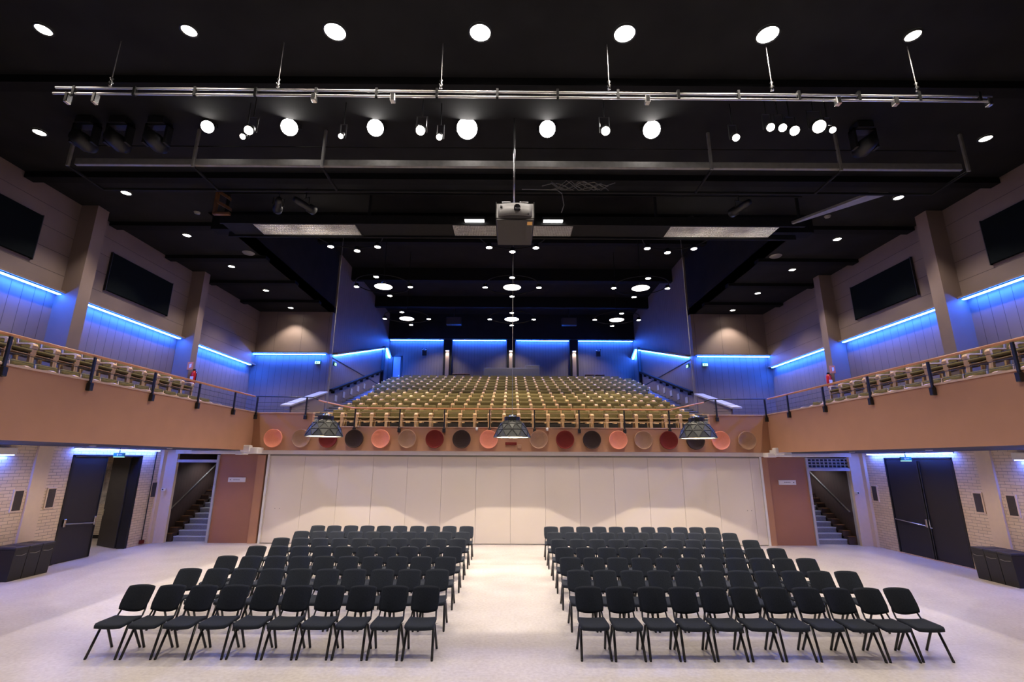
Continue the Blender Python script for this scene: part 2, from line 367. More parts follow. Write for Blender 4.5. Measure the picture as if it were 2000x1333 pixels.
# ------------------------------------------------------------------ blue LED strips
def strips():
    def strip(label, *boxes):
        b = MB()
        for q in boxes: b.box(*q)
        o = tag(b.build('led_strip', 'e_blue'), label, 'light strip', 'blue light strips')
        q = boxes[0]; MB().box(q[0], q[1], q[2], q[3], q[5], q[5]+.02).build('housing', 'black', o)
        return o
    for s in (-1, 1):
        n = SIDE[s]
        strip('blue light strip on the %s wall, nearest the camera' % n, (s*(UX-.21), s*(UX-.12), 7.9, 12.2, 7.175, 7.195))
        strip('blue light strip on the %s wall under the complete black panel' % n, (s*(UX-.21), s*(UX-.12), 12.68, 17.0, 7.175, 7.195))
        strip('blue light strip on the %s wall between last pillar and corner' % n, (s*(UX-.21), s*(UX-.12), 17.5, 21.9, 7.175, 7.195))
        strip('blue light strip above the %s exit sign facing the hall' % n, (s*8.75, s*12.15, 22.07, 22.16, 7.73, 7.755))
    for s in (-1, 1):
        for (y0, y1) in ((7.85, 12.25), (12.63, 17.12), (17.46, 22.2)):
            struct('trim_11', MB().box(s*(UX-.27), s*(UX-.13), y0, y1, 7.22, 7.27), 'pillar', 'brown ledge over the blue strip, %s wall' % SIDE[s])
        struct('trim_12', MB().box(s*8.62, s*12.1, 21.94, 22.18, 7.785, 7.83), 'pillar', 'brown ledge over the blue strip facing the hall, %s' % SIDE[s])
    for i, (a, b_) in enumerate(((-8.5, -4.78), (-4.1, -.38), (.34, 4.02), (4.7, 8.5))):
        strip('blue light strip on the rear wall, %s from the left' % ORD[i], (a, b_, 32.76, 32.86, 11.12, 11.145))
    # sloping strips beside the tiers, under a ledge
    for s in (-1, 1):
        t = thing('sloping_led_strip', 'sloping blue light strip rising along the wall beside the %s stairs' % SIDE[s], 'light strip', group='blue light strips')
        led = MB(); led.prism([(22.7, 7.79), (31.9, 10.30), (31.9, 10.34), (22.7, 7.83)], s*8.44, s*8.56); led.build('led', 'e_blue', t); MB().prism([(31.92, 10.29), (32.9, 9.85), (32.9, 9.89), (31.92, 10.33)], s*8.44, s*8.56).build('led', 'e_blue', t)
        lg = MB(); lg.prism([(22.6, 7.83), (31.9, 10.36), (31.9, 10.45), (22.6, 7.92)], s*8.36, s*8.59); lg.build('ledge', 'pillar', t); MB().prism([(31.91, 10.36), (32.95, 9.92), (32.95, 10.0), (31.91, 10.45)], s*8.36, s*8.59).build('ledge', 'pillar', t)
strips()

# ------------------------------------------------------------------ wall screens
for s in (-1, 1):
    for (y0, y1, w) in ((3.8, 6.4, 'near'), (8.7, 11.26, 'partly seen at the picture edge'), (13.52, 16.15, 'complete, between two pillars')):
        if w == 'near': continue
        t = thing('wall_screen', 'black fabric panel on the %s upper wall, %s' % (SIDE[s], w), 'panel', (s*12.08, (y0+y1)/2, 7.8))
        d = (y1-y0)/2
        MB().bbox(-.035, .035, -d, d, 0, 1.18, .01).build('cloth', 'screen', t)
        for q in (-d-.02, d): MB().box(-.04, .03, q, q+.02, -.02, 1.2).build('edge', 'black', t)

# ------------------------------------------------------------------ ceiling beams, rigs
def roof_gear():
    for y in (.8, 3.6, 5.2, 7.5, 10.6):
        struct('ceiling_beam', MB().box(-12.1, 12.1, y, y+.25, CZ-.16, CZ), 'beam')
    for y in (13.2, 15.6, 18, 20.4):
        for s in (-1, 1): struct('ceiling_beam', MB().box(s*8.6, s*12.1, y, y+.3, CZ-.12, CZ), 'beam')
    for y in (15, 19.6, 24.2, 28.8):
        struct('ceiling_beam', MB().box(-8.6, 8.6, y, y+.3, 12.3, 13), 'beam')
    struct('ceiling_beam', MB().box(-8.6, 8.6, 12.55, 12.9, 9.3, CZ), 'beam')
    # double pipe truss
    t = thing('lighting_truss', 'long chrome double-pipe lighting truss hung on wires across the hall', 'truss', (0, 6.75, 0))
    MB().tube([(-7.6, 0, 8.90), (7.93, 0, 8.84)], .019, 10).build('upper_pipe', 'pipe', t, True)
    MB().tube([(-7.62, 0, 8.79), (7.9, 0, 8.75)], .019, 10).build('lower_pipe', 'pipe', t, True)
    for i in range(16): MB().box(-7.3+i*1.0, -7.26+i*1.0, -.03, .03, 8.75, 8.92).build('spacer', 'darksteel', t)
    for x in (-6.71, -3.93, -1.22, 1.58, 4.3, 6.72):
        MB().tube([(x, 0, 8.93), (x, 0, CZ)], .007, 6).build('hanging_wire', 'steel', t)
        MB().lathe([(0, .0), (.03, .01), (.012, .05), (.035, .08), (.012, .12), (.03, .16), (0, .19)], 8, (x, 0, 8.93)).build('turnbuckle', 'chrome', t, True)
    for x in (-7.35, -6.9): MB().bbox(x-.03, x+.03, -.05, .05, 8.6, 8.78).build('hook_clamp', 'chrome', t)
    for x in (-3.3, -2.0, 5.35, 7.85, 2.2, 6.3): MB().bbox(x-.04, x+.04, -.05, .04, 8.66, 8.8).build('pipe_clamp', 'chrome', t)
    # suspended frame 1
    t = thing('suspended_rig', 'suspended grey steel frame with box beam below the row of stage lamps', 'lighting frame', (0, 0, 0))
    MB().bbox(-9.3, 9.55, 9.0, 9.08, 8.98, 9.13).build('front_beam', 'steel', t)
    MB().bbox(-9.4, 9.65, 9.9, 9.96, 8.92, 8.98).build('rear_beam', 'darksteel', t)
    MB().bbox(-9.3, 9.5, 9.0, 9.03, 9.42, 9.45).build('top_rail', 'darksteel', t)
    for x in (-9.42, -6.78, -4.05, 4.2, 6.95, 9.66):
        MB().bbox(x-.03, x+.03, 8.97, 9.03, 8.93, CZ).build('hanger', 'steel', t)
        MB().bbox(x-.025, x+.025, 9.0, 9.95, 8.92, 8.97).build('cross_member', 'darksteel', t)
    # catwalk with bright grating
    t = thing('catwalk', 'dark catwalk with metal grating floor spanning below the ceiling opening', 'catwalk', (0, 0, 0))
    MB().box(-7.7, 7.7, 11.52, 11.58, 8.95, 9.2).build('front_beam', 'darksteel', t)
    MB().box(-7.9, 7.9, 12.3, 12.36, 8.95, 9.1).build('rear_beam', 'darksteel', t)
    for (a, b_) in ((-6.9, -4.2), (-1.6, 1.6), (4.2, 7.1)):
        g = MB(); x = a
        while x < b_: g.box(x, x+.012, 11.6, 12.28, 9.0, 9.03); x += .045
        for k in range(8): g.box(a, b_, 11.62+k*.09, 11.64+k*.09, 9.0, 9.03)
        g.build('floor_grating', 'galv', t)
    for (a, b_) in ((-4.2, -1.6), (1.6, 4.2), (-7.7, -6.9)): MB().box(a, b_, 11.6, 12.28, 9.0, 9.04).build('floor_plate', 'darksteel', t)
    for x in (-7.6, -3.8, 3.8, 7.6): MB().box(x-.03, x+.03, 11.55, 11.61, 9.0, CZ).build('hanger', 'darksteel', t)
    MB().tube([(-7.7, 11.5, 9.85-.05), (7.7, 11.5, 9.8)], .02, 6).build('handrail', 'darksteel', t)
    # bracket, ducts
    b = MB(); b.box(-.03, .03, -.05, .05, 0, .75); b.prism([(-.0, 0), (.4, 0), (.4, .06), (0, .06)], -.05, .05, 'y'); b.prism([(0, .35), (.4, .12), (.4, .2), (0, .43)], -.05, .05, 'y'); b.prism([(0, .65), (.35, .42), (.35, .5), (0, .73)], -.05, .05, 'y')
    tag(b.build('timber_bracket', 'brownwood', loc=(-7.78, 11.4, 9.12)), 'brown timber bracket at the left end of the catwalk', 'bracket')
    for s in (-1, 1):
        p = [(s*1.3, 16.2, 12.1), (s*1.3, 18.0, 12.1), (s*1.5, 18.3, 12.1), (s*5.0, 18.3, 12.1)]
        tag(MB().tube(p, .22, 12).build('air_duct', 'beam', smooth=True), 'black ventilation duct on the %s side of the raised ceiling' % SIDE[s], 'duct')
        t = thing('loudspeaker', 'black loudspeaker high under the rear ceiling, %s of centre' % SIDE[s], 'speaker', (s*3.86, 31, 11.75), group='rear ceiling loudspeakers')
        MB().bbox(-.5, .5, -.2, .2, 0, .5).build('cabinet', 'shell', t); MB().box(-.46, .46, -.22, -.2, .04, .46).build('grille', 'grille', t); MB().tube([(0, 0, .5), (0, 0, 1.2)], .03, 8).build('bracket', 'black', t)
        # tilted wing of a projection screen case on the right
    tag(MB().prism([(7.3, 11.46), (8.3, 10.02), (8.75, 10.02), (7.36, 11.5)], 9.0, 9.06, 'z').build('lighting_bar', 'steel'), 'grey slanting bar beyond the right end of the frame', 'bar')
    # floods on the catwalk
    for x in (-1.0, 1.05):
        t = thing('flood_light', 'bright linear flood light %s of the projector on the catwalk' % ('left' if x < 0 else 'right'), 'light', (x, 11.45, 9.0), group='catwalk flood lights')
        MB().bbox(-.28, .28, -.06, .06, 0.02, .12).build('housing', 'black', t); MB().bbox(-.25, .25, -.075, .05, -.0, .022, .004).build('lens', 'e_floodw', t)
roof_gear()

def catwalk_extras():
    for x in (-5.9, -4.9, 4.9, 6.3): spot(None, (x, 11.95, 9.7), 60, 120, .5, name='grating_fill_spot')  # added spots above the catwalk that brighten the grating bars
    random.seed(3); tangle = MB()
    for i in range(7):
        x0 = .55+random.random()*.5; y = 9.93+random.random()*.05; pts = []
        for k in range(9):
            pts.append((x0+k*(.14+.03*random.random()), y, 9.02+.10*math.sin(k*1.3+i*1.7)+.09*random.random()+.05))
        tangle.tube(pts, .009, 6)
    tag(tangle.build('cable_tangle', 'steel', smooth=True), 'tangle of loose cables on the rear rail of the rig right of the projector', 'cables', None, 'stuff')
    tag(MB().tube([(.2, 9.9, 9.0), (1.0, 9.9, 8.99), (1.12, 9.9, 8.9), (1.16, 9.9, 8.6), (1.1, 9.9, 8.42)], .011, 6).build('cable', 'steel', smooth=True), 'single cable hanging down right of the projector', 'cable')
    for (x, r) in ((-6.1, .5), (-5.4, -.4), (5.9, .3)):
        t = thing('profile_spotlight', 'dark long-bodied theatre spotlight on the catwalk front, %s' % ('far left' if x < -6 else ('left' if x < 0 else 'right')), 'spotlight', (x, 11.3, 9.35), r, 'theatre spotlights on the catwalk')
        MB().lathe([(0, -.35), (.07, -.35), (.085, -.2), (.085, .1), (.12, .14), (.12, .3), (0, .32)], 14, (0, 0, 0), 'y').build('body', 'shell', t, True)
        MB().tube([(-.13, 0, .0), (-.13, 0, .2), (.13, 0, .2), (.13, 0, .0)], .012, 6).tube([(0, 0, .2), (0, 0, .5)], .012, 6).build('yoke', 'black', t)
catwalk_extras()

# ------------------------------------------------------------------ projector
def projector():
    t = thing('projector', 'large grey projector hung on a pole below the ceiling centre', 'projector', (.035, 8.5, 7.52))
    b = MB(); b.prism([(-.36, 0), (.36, 0), (.36, .30), (-.36, .30)], 0, 1.08, 'y'); b.build('body', 'projbody', t)
    MB().bbox(-.365, .365, .01, 1.12, -.05, .0).build('base_plate', 'projbase', t)
    MB().grid(lambda u, v: (-.33+.66*u, -.02-.06*math.sin(PI*u), .03+.25*v), 10, 2, .03).build('front_panel', 'projbody', t, True)
    ln = MB(); ln.lathe([(.0, -.13), (.05, -.13), (.062, -.16), (.066, -.02)], 20, (.04, 0, .15), 'y'); ln.build('lens', 'lens', t, True)
    MB().box(-.29, -.25, -.075, -.03, .2, .23).build('sensor', 'black', t); MB().box(.24, .27, -.075, -.03, .05, .075).build('port', 'black', t)
    for x0, x1 in ((-.26, -.09), (.09, .26)): MB().bbox(x0, x1, .0, .05, .33, .36).build('handle_bar', 'chrome', t)
    MB().box(-.38, -.36, .0, 1.0, .0, .34).box(.36, .38, .0, 1.0, .0, .34).box(-.38, .38, .05, .09, .32, .34).build('mounting_frame', 'darksteel', t)
    MB().tube([(-.02, .1, .32), (-.02, .1, CZ-7.52)], .018, 8).build('pole', 'chrome', t, True)
    MB().box(.24, .34, .06, .2, -.053, -.05).build('sticker', 'yellow', t)
projector()

# ------------------------------------------------------------------ lamps in the ceiling
def downlights():
    def make(label, loc, power, angle, group, big=False):
        t = thing('downlight', label, 'light', loc, 0, group)
        r = .17 if big else .115
        MB().lathe([(r+.02, 0), (r+.03, -.02), (r, -.03), (r-.005, .0)], 24).build('trim_ring', 'black', t, True)
        MB().lathe([(0.0, -.012), (r-.004, -.012), (r-.004, 0), (0, 0)], 24).build('lens', 'e_big' if big else 'e_warm', t)
        if power: spot(t, (0, 0, -.05), power, angle, .55)
        return t
    for i, x in enumerate((-7.81, -5.4, -2.98, -.57, 1.83, 4.21, 6.63)):
        big = 2 <= i+0 <= 5
        make('%s ceiling downlight, %s from the left in the row nearest the camera' % ('large bright' if big else 'small', ORD[i]), (x, 6.52, CZ-.001), P_FRONT if big else P_CEIL, 136 if big else 100, 'front row of ceiling downlights', big)
    for s in (-1, 1):
        for i, y in enumerate((9.12, 11.56, 14.05, 16.57, 19.14, 21.5)):
            make('round ceiling downlight over the %s balcony, %s in the line going back' % (SIDE[s], ORD[i]), (s*10.34, y, CZ-.001), P_SIDE, 100, 'side ceiling downlights')
    for y in (4.0, 1.5, -1.0, -3.5):  # added fill spots out of view, carrying on the ceiling lamp grid
        for x in (-7.8, -3, 3, 7.8):
            o = spot(None, (x, y, CZ-.06), 130, 80, .5, name='hall_fill_spot')
    # small smoke detectors and vents
    for s in (-1, 1):
        tag(MB().lathe([(0, -.05), (.07, -.045), (.09, 0)], 16, (0, 0, 0)).build('smoke_detector', 'steel', smooth=True, loc=(s*9.1, 12.6, CZ)), 'small white smoke detector on the black ceiling, %s side' % SIDE[s], 'detector')
        tag(MB().lathe([(0, -.03), (.17, -.03), (.2, 0)], 20, (0, 0, 0)).build('ceiling_speaker', 'steel', smooth=True, loc=(s*9.1, 15.4, CZ)), 'round grey ceiling speaker between downlights, %s side' % SIDE[s], 'speaker')
downlights()

def rings():
    proto = None
    for r, y in enumerate((13.36, 17.72, 22.08)):
        for c, x in enumerate((-5.02, 0, 5.02)):
            lab = 'ring chandelier with glowing spots, %s column, %s row from the front' % (('left', 'centre', 'right')[c], ORD[r])
            n = 8 if r == 0 else 4
            if proto is not None and n == protn:
                dup(proto, (x, y, 9.5), 0, lab); continue
            t = thing('ring_chandelier', lab, 'chandelier', (x, y, 9.5), 0, 'ring chandeliers')
            pts = [(1.05*math.cos(2*PI*k/40), 1.05*math.sin(2*PI*k/40), .1) for k in range(41)]
            MB().tube(pts, .018, 6, False).build('ring', 'darksteel', t, True)
            for k in range(n):
                a = 2*PI*k/n; px, py = 1.05*math.cos(a), 1.05*math.sin(a)
                h = MB().lathe([(0, .14), (.08, .13), (.1, 0), (.095, -.005)], 16, (px, py, 0)).build('spot_head', 'black', t, True)
                MB().lathe([(0, 0.0), (.095, 0.0)], 16, (px, py, -.004)).build('spot_lens', 'e_warm', h)
            if r:
                MB().lathe([(0, .05), (.33, .05), (.35, .03), (.35, 0), (.34, 0)], 28, (0, 0, 0)).build('disc_housing', 'chrome', t, True)
                MB().lathe([(0, 0), (.34, 0)], 28, (0, 0, .004)).build('disc_diffuser', 'e_disc', t)
            MB().tube([(0, 0, .05), (0, 0, (13 if r else 13)-9.5)], .012, 6).build('cord', 'darksteel', t)
            for a in (0, PI/2, PI, 3*PI/2): MB().tube([((.3 if r else 1.05)*math.cos(a), (.3 if r else 1.05)*math.sin(a), .05 if r else .1), (0, 0, .25 if r else .9)], .008, 5).build('hanger_arm', 'chrome' if r else 'darksteel', t)
            spot(t, (0, 0, -.02), P_RING, 100, .5, (1, .86, .68))
            proto, protn = t, n
rings()
# added spots without fixtures, brightening the upper tiers from the raised ceiling
for y in (25.2, 28.2, 31.0):
    for x in (-5, 0, 5): spot(None, (x, y, 12.2), 560, 96, .5, name='tier_fill_spot')
for s in (-1, 1): pass

def pendants():
    struct('ceiling_pipe', MB().tube([(-8.6, 14.9, 10.22), (8.6, 14.9, 10.22)], .03, 8), 'darksteel')
    for i, x in enumerate((-5.69, 0.02, 5.67)):
        t = thing('pendant_lamp', 'black faceted dome pendant lamp, %s of the three before the balcony' % ('left', 'middle', 'right')[i], 'pendant lamp', (x, 14.9, 3.63), 0, 'faceted pendant lamps')
        n = 10; R = [(.56, 0, 0), (.47, .22, .5), (.36, .40, 0), (.21, .50, .5)]
        def ring(r, z, o, dr=0): return [((r-dr)*math.cos(2*PI*(k+o)/n), (r-dr)*math.sin(2*PI*(k+o)/n), z) for k in range(n)]
        def shell_(dr):
            vs = []; fs = []
            for (r, z, o) in R: vs += ring(r, z, o, dr)
            for j in range(3):
                a, b_ = j*n, (j+1)*n; o0, o1 = R[j][2], R[j+1][2]
                for k in range(n):
                    if o1 > o0: fs += [(a+k, a+(k+1) % n, b_+k), (a+(k+1) % n, b_+(k+1) % n, b_+k)]
                    else: fs += [(a+k, b_+(k+1) % n, b_+k), (a+k, a+(k+1) % n, b_+(k+1) % n)]
            return vs, fs
        vs, fs = shell_(0); MB().add(vs, fs).build('shade', 'lampout', t)
        vs2, fs2 = shell_(.015); MB().add(vs2, fs2).build('shade_lining', 'lampin', t)
        rb = MB()
        ed = set()
        for f in fs:
            for q in range(3): ed.add(tuple(sorted((f[q], f[(q+1) % 3]))))
        for a, b_ in ed: rb.tube([vs[a], vs[b_]], .017, 4)
        rb.build('frame_ribs', 'black', t)
        MB().lathe([(.22, .49), (.24, .50), (.24, .60), (.22, .61), (.0, .62)], 12).build('top_collar', 'black', t)
        MB().lathe([(.09, .60), (.10, .64), (.06, .68), (0, .69)], 12).build('canopy_cap', 'chrome', t, True)
        MB().tube([(0, 0, .68), (0, 0, 10.2-3.63)], .009, 6).build('cord', 'steel', t)
        MB().lathe([(0, .41), (.04, .425), (.055, .46), (.04, .50), (.025, .53), (.025, .56)], 16).build('bulb', 'e_bulb', t, True)
        spot(t, (0, 0, .375), P_PEND, 150, .1, (1, .87, .72), rad=.008)
pendants()

def stage_lamps():
    def can(label, loc, r, aim, mat_, grp):
        t = thing('stage_spotlight', label, 'spotlight', loc, 0, grp)
        d = (Vector(aim)-Vector(loc)).normalized(); q = d.to_track_quat('-Z', 'Y')
        h = MB().lathe([(0, .34), (r*.7, .32), (r*.95, .2), (r*1.02, 0), (r*.96, 0), (r*.9, .03)], 20).build('housing', 'black', t, True)
        h.rotation_euler = q.to_euler()
        MB().lathe([(0, .012), (r*.92, .012)], 20).build('lens', mat_, h)
        tp = min(r*1.2+.28, CZ-loc[2]); MB().tube([(-r*1.1, .1, .03), (-r*1.1, .1, tp), (r*1.1, .1, tp), (r*1.1, .1, .03)], .012, 6).build('yoke', 'black', t)
        if CZ-loc[2] > tp+.02: MB().tube([(0, .1, tp), (0, .1, CZ-loc[2])], .012, 6).build('hanger', 'black', t)
        return t
    big = [(-6.44, 9.72, .13), (-4.72, 9.72, .18), (-2.91, 9.72, .18), (-.98, 9.72, .23), (.71, 9.72, .18), (2.91, 9.72, .19)]
    for i, (x, z, r) in enumerate(big):
        can('blazing stage lamp facing the stage, %s from the left in the middle row' % ORD[i], (x, 8.75, z), r, (x*.25, -1.5, 1), 'e_big', 'stage lamps facing the stage')
    small = [(-5.04, 7.92, .085), (-5.25, 8.1, .055), (-3.34, 8.07, .05), (-1.77, 7.89, .09), (-1.44, 8.08, .06), (1.74, 7.87, .085), (4.29, 8.04, .07), (4.80, 7.74, .075), (5.03, 7.75, .075), (5.3, 7.83, .09), (5.69, 7.71, .12), (6.0, 7.8, .06)]
    for i, (x, y, r) in enumerate(small):
        can('small stage lamp between the blazing ones, %s from the left' % ORD[i], (x, y, 9.0), r, (x*.5, 0, 1), 'e_warm', 'small stage lamps')
    for x in (-6.4, -2, 2, 6.4):
        o = spot(None, (x, 8.4, 9.6), P_STAGE, 80, .5, name='stage_wash'); d = Vector((x*.6, 2.0, 0))-Vector((x, 8.4, 9.6)); o.rotation_euler = d.to_track_quat('-Z', 'Y').to_euler()
    # moving heads
    for (x, lab) in ((-8.9, 'dark moving head, outermost on the left end of the frame'), (-8.2, 'dark moving head, middle of the left group'), (-7.4, 'dark moving head with grey top, inner of the left group'), (7.3, 'dark moving head hanging at the right end of the frame')):
        t = thing('moving_head_light', lab, 'stage light', (x, 8.7, 9.25), 0, 'moving head lights')
        MB().bbox(-.17, .17, -.14, .14, .42, .58).build('base', 'shell', t)
        MB().box(-.24, -.19, -.08, .08, .0, .45).box(.19, .24, -.08, .08, .0, .45).box(-.24, .24, -.08, .08, .40, .45).build('yoke', 'black', t)
        MB().lathe([(0, -.22), (.13, -.22), (.16, -.05), (.17, .12), (.10, .26), (0, .27)], 16, (0, 0, .06), 'y').build('head', 'shell', t, True)
stage_lamps()

# ------------------------------------------------------------------ tiered seats
def seat_proto():
    t = thing('auditorium_seat', 'x', 'seat', (0, 0, 0))
    w = .225
    def back(u, v):
        x = -w + 2*w*u; c = 1-(2*u-1)**2
        return (x, .10 + .07*v + .045*c, .42 + .38*v)
    MB().grid(back, 8, 4, .045).build('backrest', 'olive', t, True)
    MB().grid(lambda u, v: (-w+2*w*u, .155+.07*v+.045*(1-(2*u-1)**2), .36+.435*v), 8, 2, .015).build('back_shell', 'birch', t, True)
    def seat(u, v):
        x = -w+2*w*u; c = 1-(2*u-1)**2
        return (x, .13-(.40+.05*c)*v, .42+.02*c*0 - .012*c)
    MB().grid(seat, 8, 4, .06).build('seat_cushion', 'olive', t, True)
    MB().grid(lambda u, v: (-w+2*w*u, .10-(.39+.05*(1-(2*u-1)**2))*v, .355-.02*(1-(2*u-1)**2)), 8, 3, .016).build('seat_shell', 'shellwood', t, True)
    for s in (-1, 1):
        b = MB(); x0, x1 = s*.235, s*.282
        b.prism([(-.27, 0), (-.21, 0), (-.18, .36), (-.24, .36)], x0, x1); b.prism([(-.25, .34), (-.20, .34), (-.22, .60), (-.27, .58)], s*.214, s*.2845)
        b.prism([(.10, 0), (.17, 0), (.20, .60), (.14, .60)], x0, x1)
        b.prism([(-.275, .575), (-.25, .62), (-.18, .645), (.20, .65), (.20, .615), (-.16, .61), (-.22, .58)], s*.228, s*.2845)
        b.build('side_frame', 'birch', t)
    return t
NROW = [25, 25, 25, 25, 25, 25, 25, 27, 27, 27, 27, 25]
PIT = .571
def seats():
    proto = seat_proto(); first = True
    for k in range(NT-2):
        n = NROW[k]
        for i in range(n):
            x = (i-(n-1)/2)*PIT
            j = i-(n-1)//2
            pos = 'in the centre column' if j == 0 else 'the %s seat %s of the centre column' % (ORD[abs(j)-1], SIDE[1 if j > 0 else -1])
            lab = 'olive seat with birch arms, %s tier up, %s' % (ORD[k], pos)
            if first: proto.location = (x, TY[k]+.05, TZ[k]); proto['label'] = lab; proto['group'] = 'olive seats on the tiers'; first = False
            else: dup(proto, (x, TY[k]+.05, TZ[k]), 0, lab, 'olive seats on the tiers')
    for s in (-1, 1):
        for (x, z, w, y0, n) in ((11.2, 4.86, 'rear', 9.35, 13), (10.2, 4.14, 'front', 8.9, 14)):
            for i in range(n):
                o = dup(proto, (s*x, y0+i*.571, z), -s*PI/2, 'olive seat on the %s balcony, %s row, %s counting away from the stage' % (SIDE[s], w, ORD[i]), 'olive seats on the side balconies')
    # the two far rows: one object
    b = MB(); me_parts = [c for c in proto.children]
    mats = ['olive', 'birch']
    for k in (NT-2, NT-1):
        n = NROW[k]
        for i in range(n):
            off = Vector(((i-(n-1)/2)*PIT, TY[k]+.05, TZ[k]))
            for c in me_parts:
                b.cur = 0 if c.data.materials[0].name.startswith('olive') else 1
                b.add([v.co+off for v in c.data.vertices], [tuple(p.vertices) for p in c.data.polygons])
    tag(b.build('far_seat_rows', mats), 'two farthest rows of olive seats below the rear wall', 'seats', None, 'stuff')
seats()

# ------------------------------------------------------------------ railings
def railings():
    for s in (-1, 1):
        t = thing('balcony_railing', 'railing with orange wooden handrail along the %s balcony' % SIDE[s], 'railing', (0, 0, 0))
        MB().bbox(s*9.56, s*9.64, -5.5, 18.0, 5.20, 5.25, .015).build('handrail', 'rail', t)
        for z in (5.06, 4.90, 4.76): MB().tube([(s*9.6, -5.5, z), (s*9.6, 18.1, z)], .006, 5).build('wire', 'black', t)
        for y in (3.1, 5.05, 7.0, 8.92, 10.84, 12.78, 14.70, 16.65):
            p = MB().bbox(s*9.54, s*9.585, y-.03, y+.03, 4.42, 5.19, .006).build('post', 'black', t)
            MB().bbox(s*9.50, s*9.6, y-.05, y+.05, 4.42, 4.60, .01).build('bracket', 'black', p)
        t = thing('corner_railing', 'black metal railing on the %s corner of the rear balcony' % SIDE[s], 'railing', (0, 0, 0))
        MB().tube([(s*9.56, 18.05, 5.24), (s*7.5, 18.15, 5.22), (s*7.3, 18.2, 5.14)], .02, 8).build('handrail', 'black', t, True)
        for z in (5.02, 4.88, 4.76): MB().tube([(s*9.56, 18.15, z), (s*7.6, 18.15, z)], .006, 5).build('wire', 'black', t)
        for x in (9.56, 7.70):
            p = MB().bbox(s*x-.025, s*x+.025, 18.12, 18.18, 4.42, 5.22, .006).build('post', 'black', t); MB().bbox(s*x-.05, s*x+.05, 18.1, 18.2, 4.40, 4.56, .01).build('bracket', 'black', p)
    t = thing('front_railing', 'low railing with orange wooden handrail before the tiered seats', 'railing', (0, 0, 0))
    MB().tube([(-7.25, 18.15, 5.10), (-5.95, 18.15, 4.82), (5.95, 18.15, 4.82), (7.25, 18.15, 5.10)], .03, 8).build('handrail', 'rail', t, True)
    for z in (4.66, 4.50, 4.34): MB().tube([(-7.4, 18.15, z), (7.4, 18.15, z)], .008, 5).build('wire', 'birch', t)
    for x in (-5.84, -4.17, -2.50, -.81, .86, 2.53, 4.22, 5.9):
        p = MB().bbox(x-.022, x+.022, 18.12, 18.17, 3.98, 4.80, .006).build('post', 'black', t); MB().bbox(x-.05, x+.05, 18.1, 18.2, 3.94, 4.10, .01).build('bracket', 'black', p)
    # sloping balustrade boards and stair rails
    for s in (-1, 1):
        t = thing('sloping_balustrade', 'grey sloping balustrade board rising beside the %s stairs of the tiers' % SIDE[s], 'balustrade', (0, 0, 0))
        MB().prism([(18.5, 4.92), (22.15, 5.94), (22.15, 6.0), (18.5, 4.98)], s*8.45, s*8.85).build('board', 'grey', t)
        side_panel_t = t; t = thing('wall_handrail', 'dark sloping handrail on the wall beside the %s stairs of the tiers' % SIDE[s], 'handrail', (0, 0, 0))
        MB().prism([(22.6, 6.07), (31.3, 8.62), (31.3, 8.72), (22.6, 6.17)], s*8.42, s*8.58).build('wall_rail', 'darksteel', t)
        MB().prism([(18.9, 4.08), (22.15, 4.08), (22.15, 5.94), (18.9, 5.0)], s*8.58, s*8.66).build('side_panel', 'pillar', side_panel_t)
        p = MB()
        for k in range(8): p.box(s*8.44, s*8.6, 22.9+k*1.05, 22.95+k*1.05, 6.02+k*.307, 6.1+k*.307+.06)
        p.build('rail_bracket', 'black', t)
        for k in range(8):
            z = TZ[k+1]+.35; y = TY[k+1]-.1
            if y < 22.7: continue
            tag(MB().box(s*8.565, s*8.6, y, y+.32, z, z+.30).build('row_plate', 'grey'), 'small grey row plate on the wall beside the %s stairs, step level %s' % (SIDE[s], ORD[k]), 'plate', 'row plates')
        t = thing('stair_handrail', 'black looped handrail of the stairwell in the %s balcony corner' % SIDE[s], 'handrail', (0, 0, 0))
        MB().tube([(s*10.6, 16.2, 4.86), (s*10.6, 18.0, 4.84), (s*10.5, 18.4, 4.75), (s*10.4, 18.7, 4.3)], .025, 8).build('handrail', 'black', t, True)
        MB().tube([(s*10.6, 17.9, 4.06), (s*10.6, 17.9, 4.84)], .025, 8).build('post', 'black', t, True)
railings()

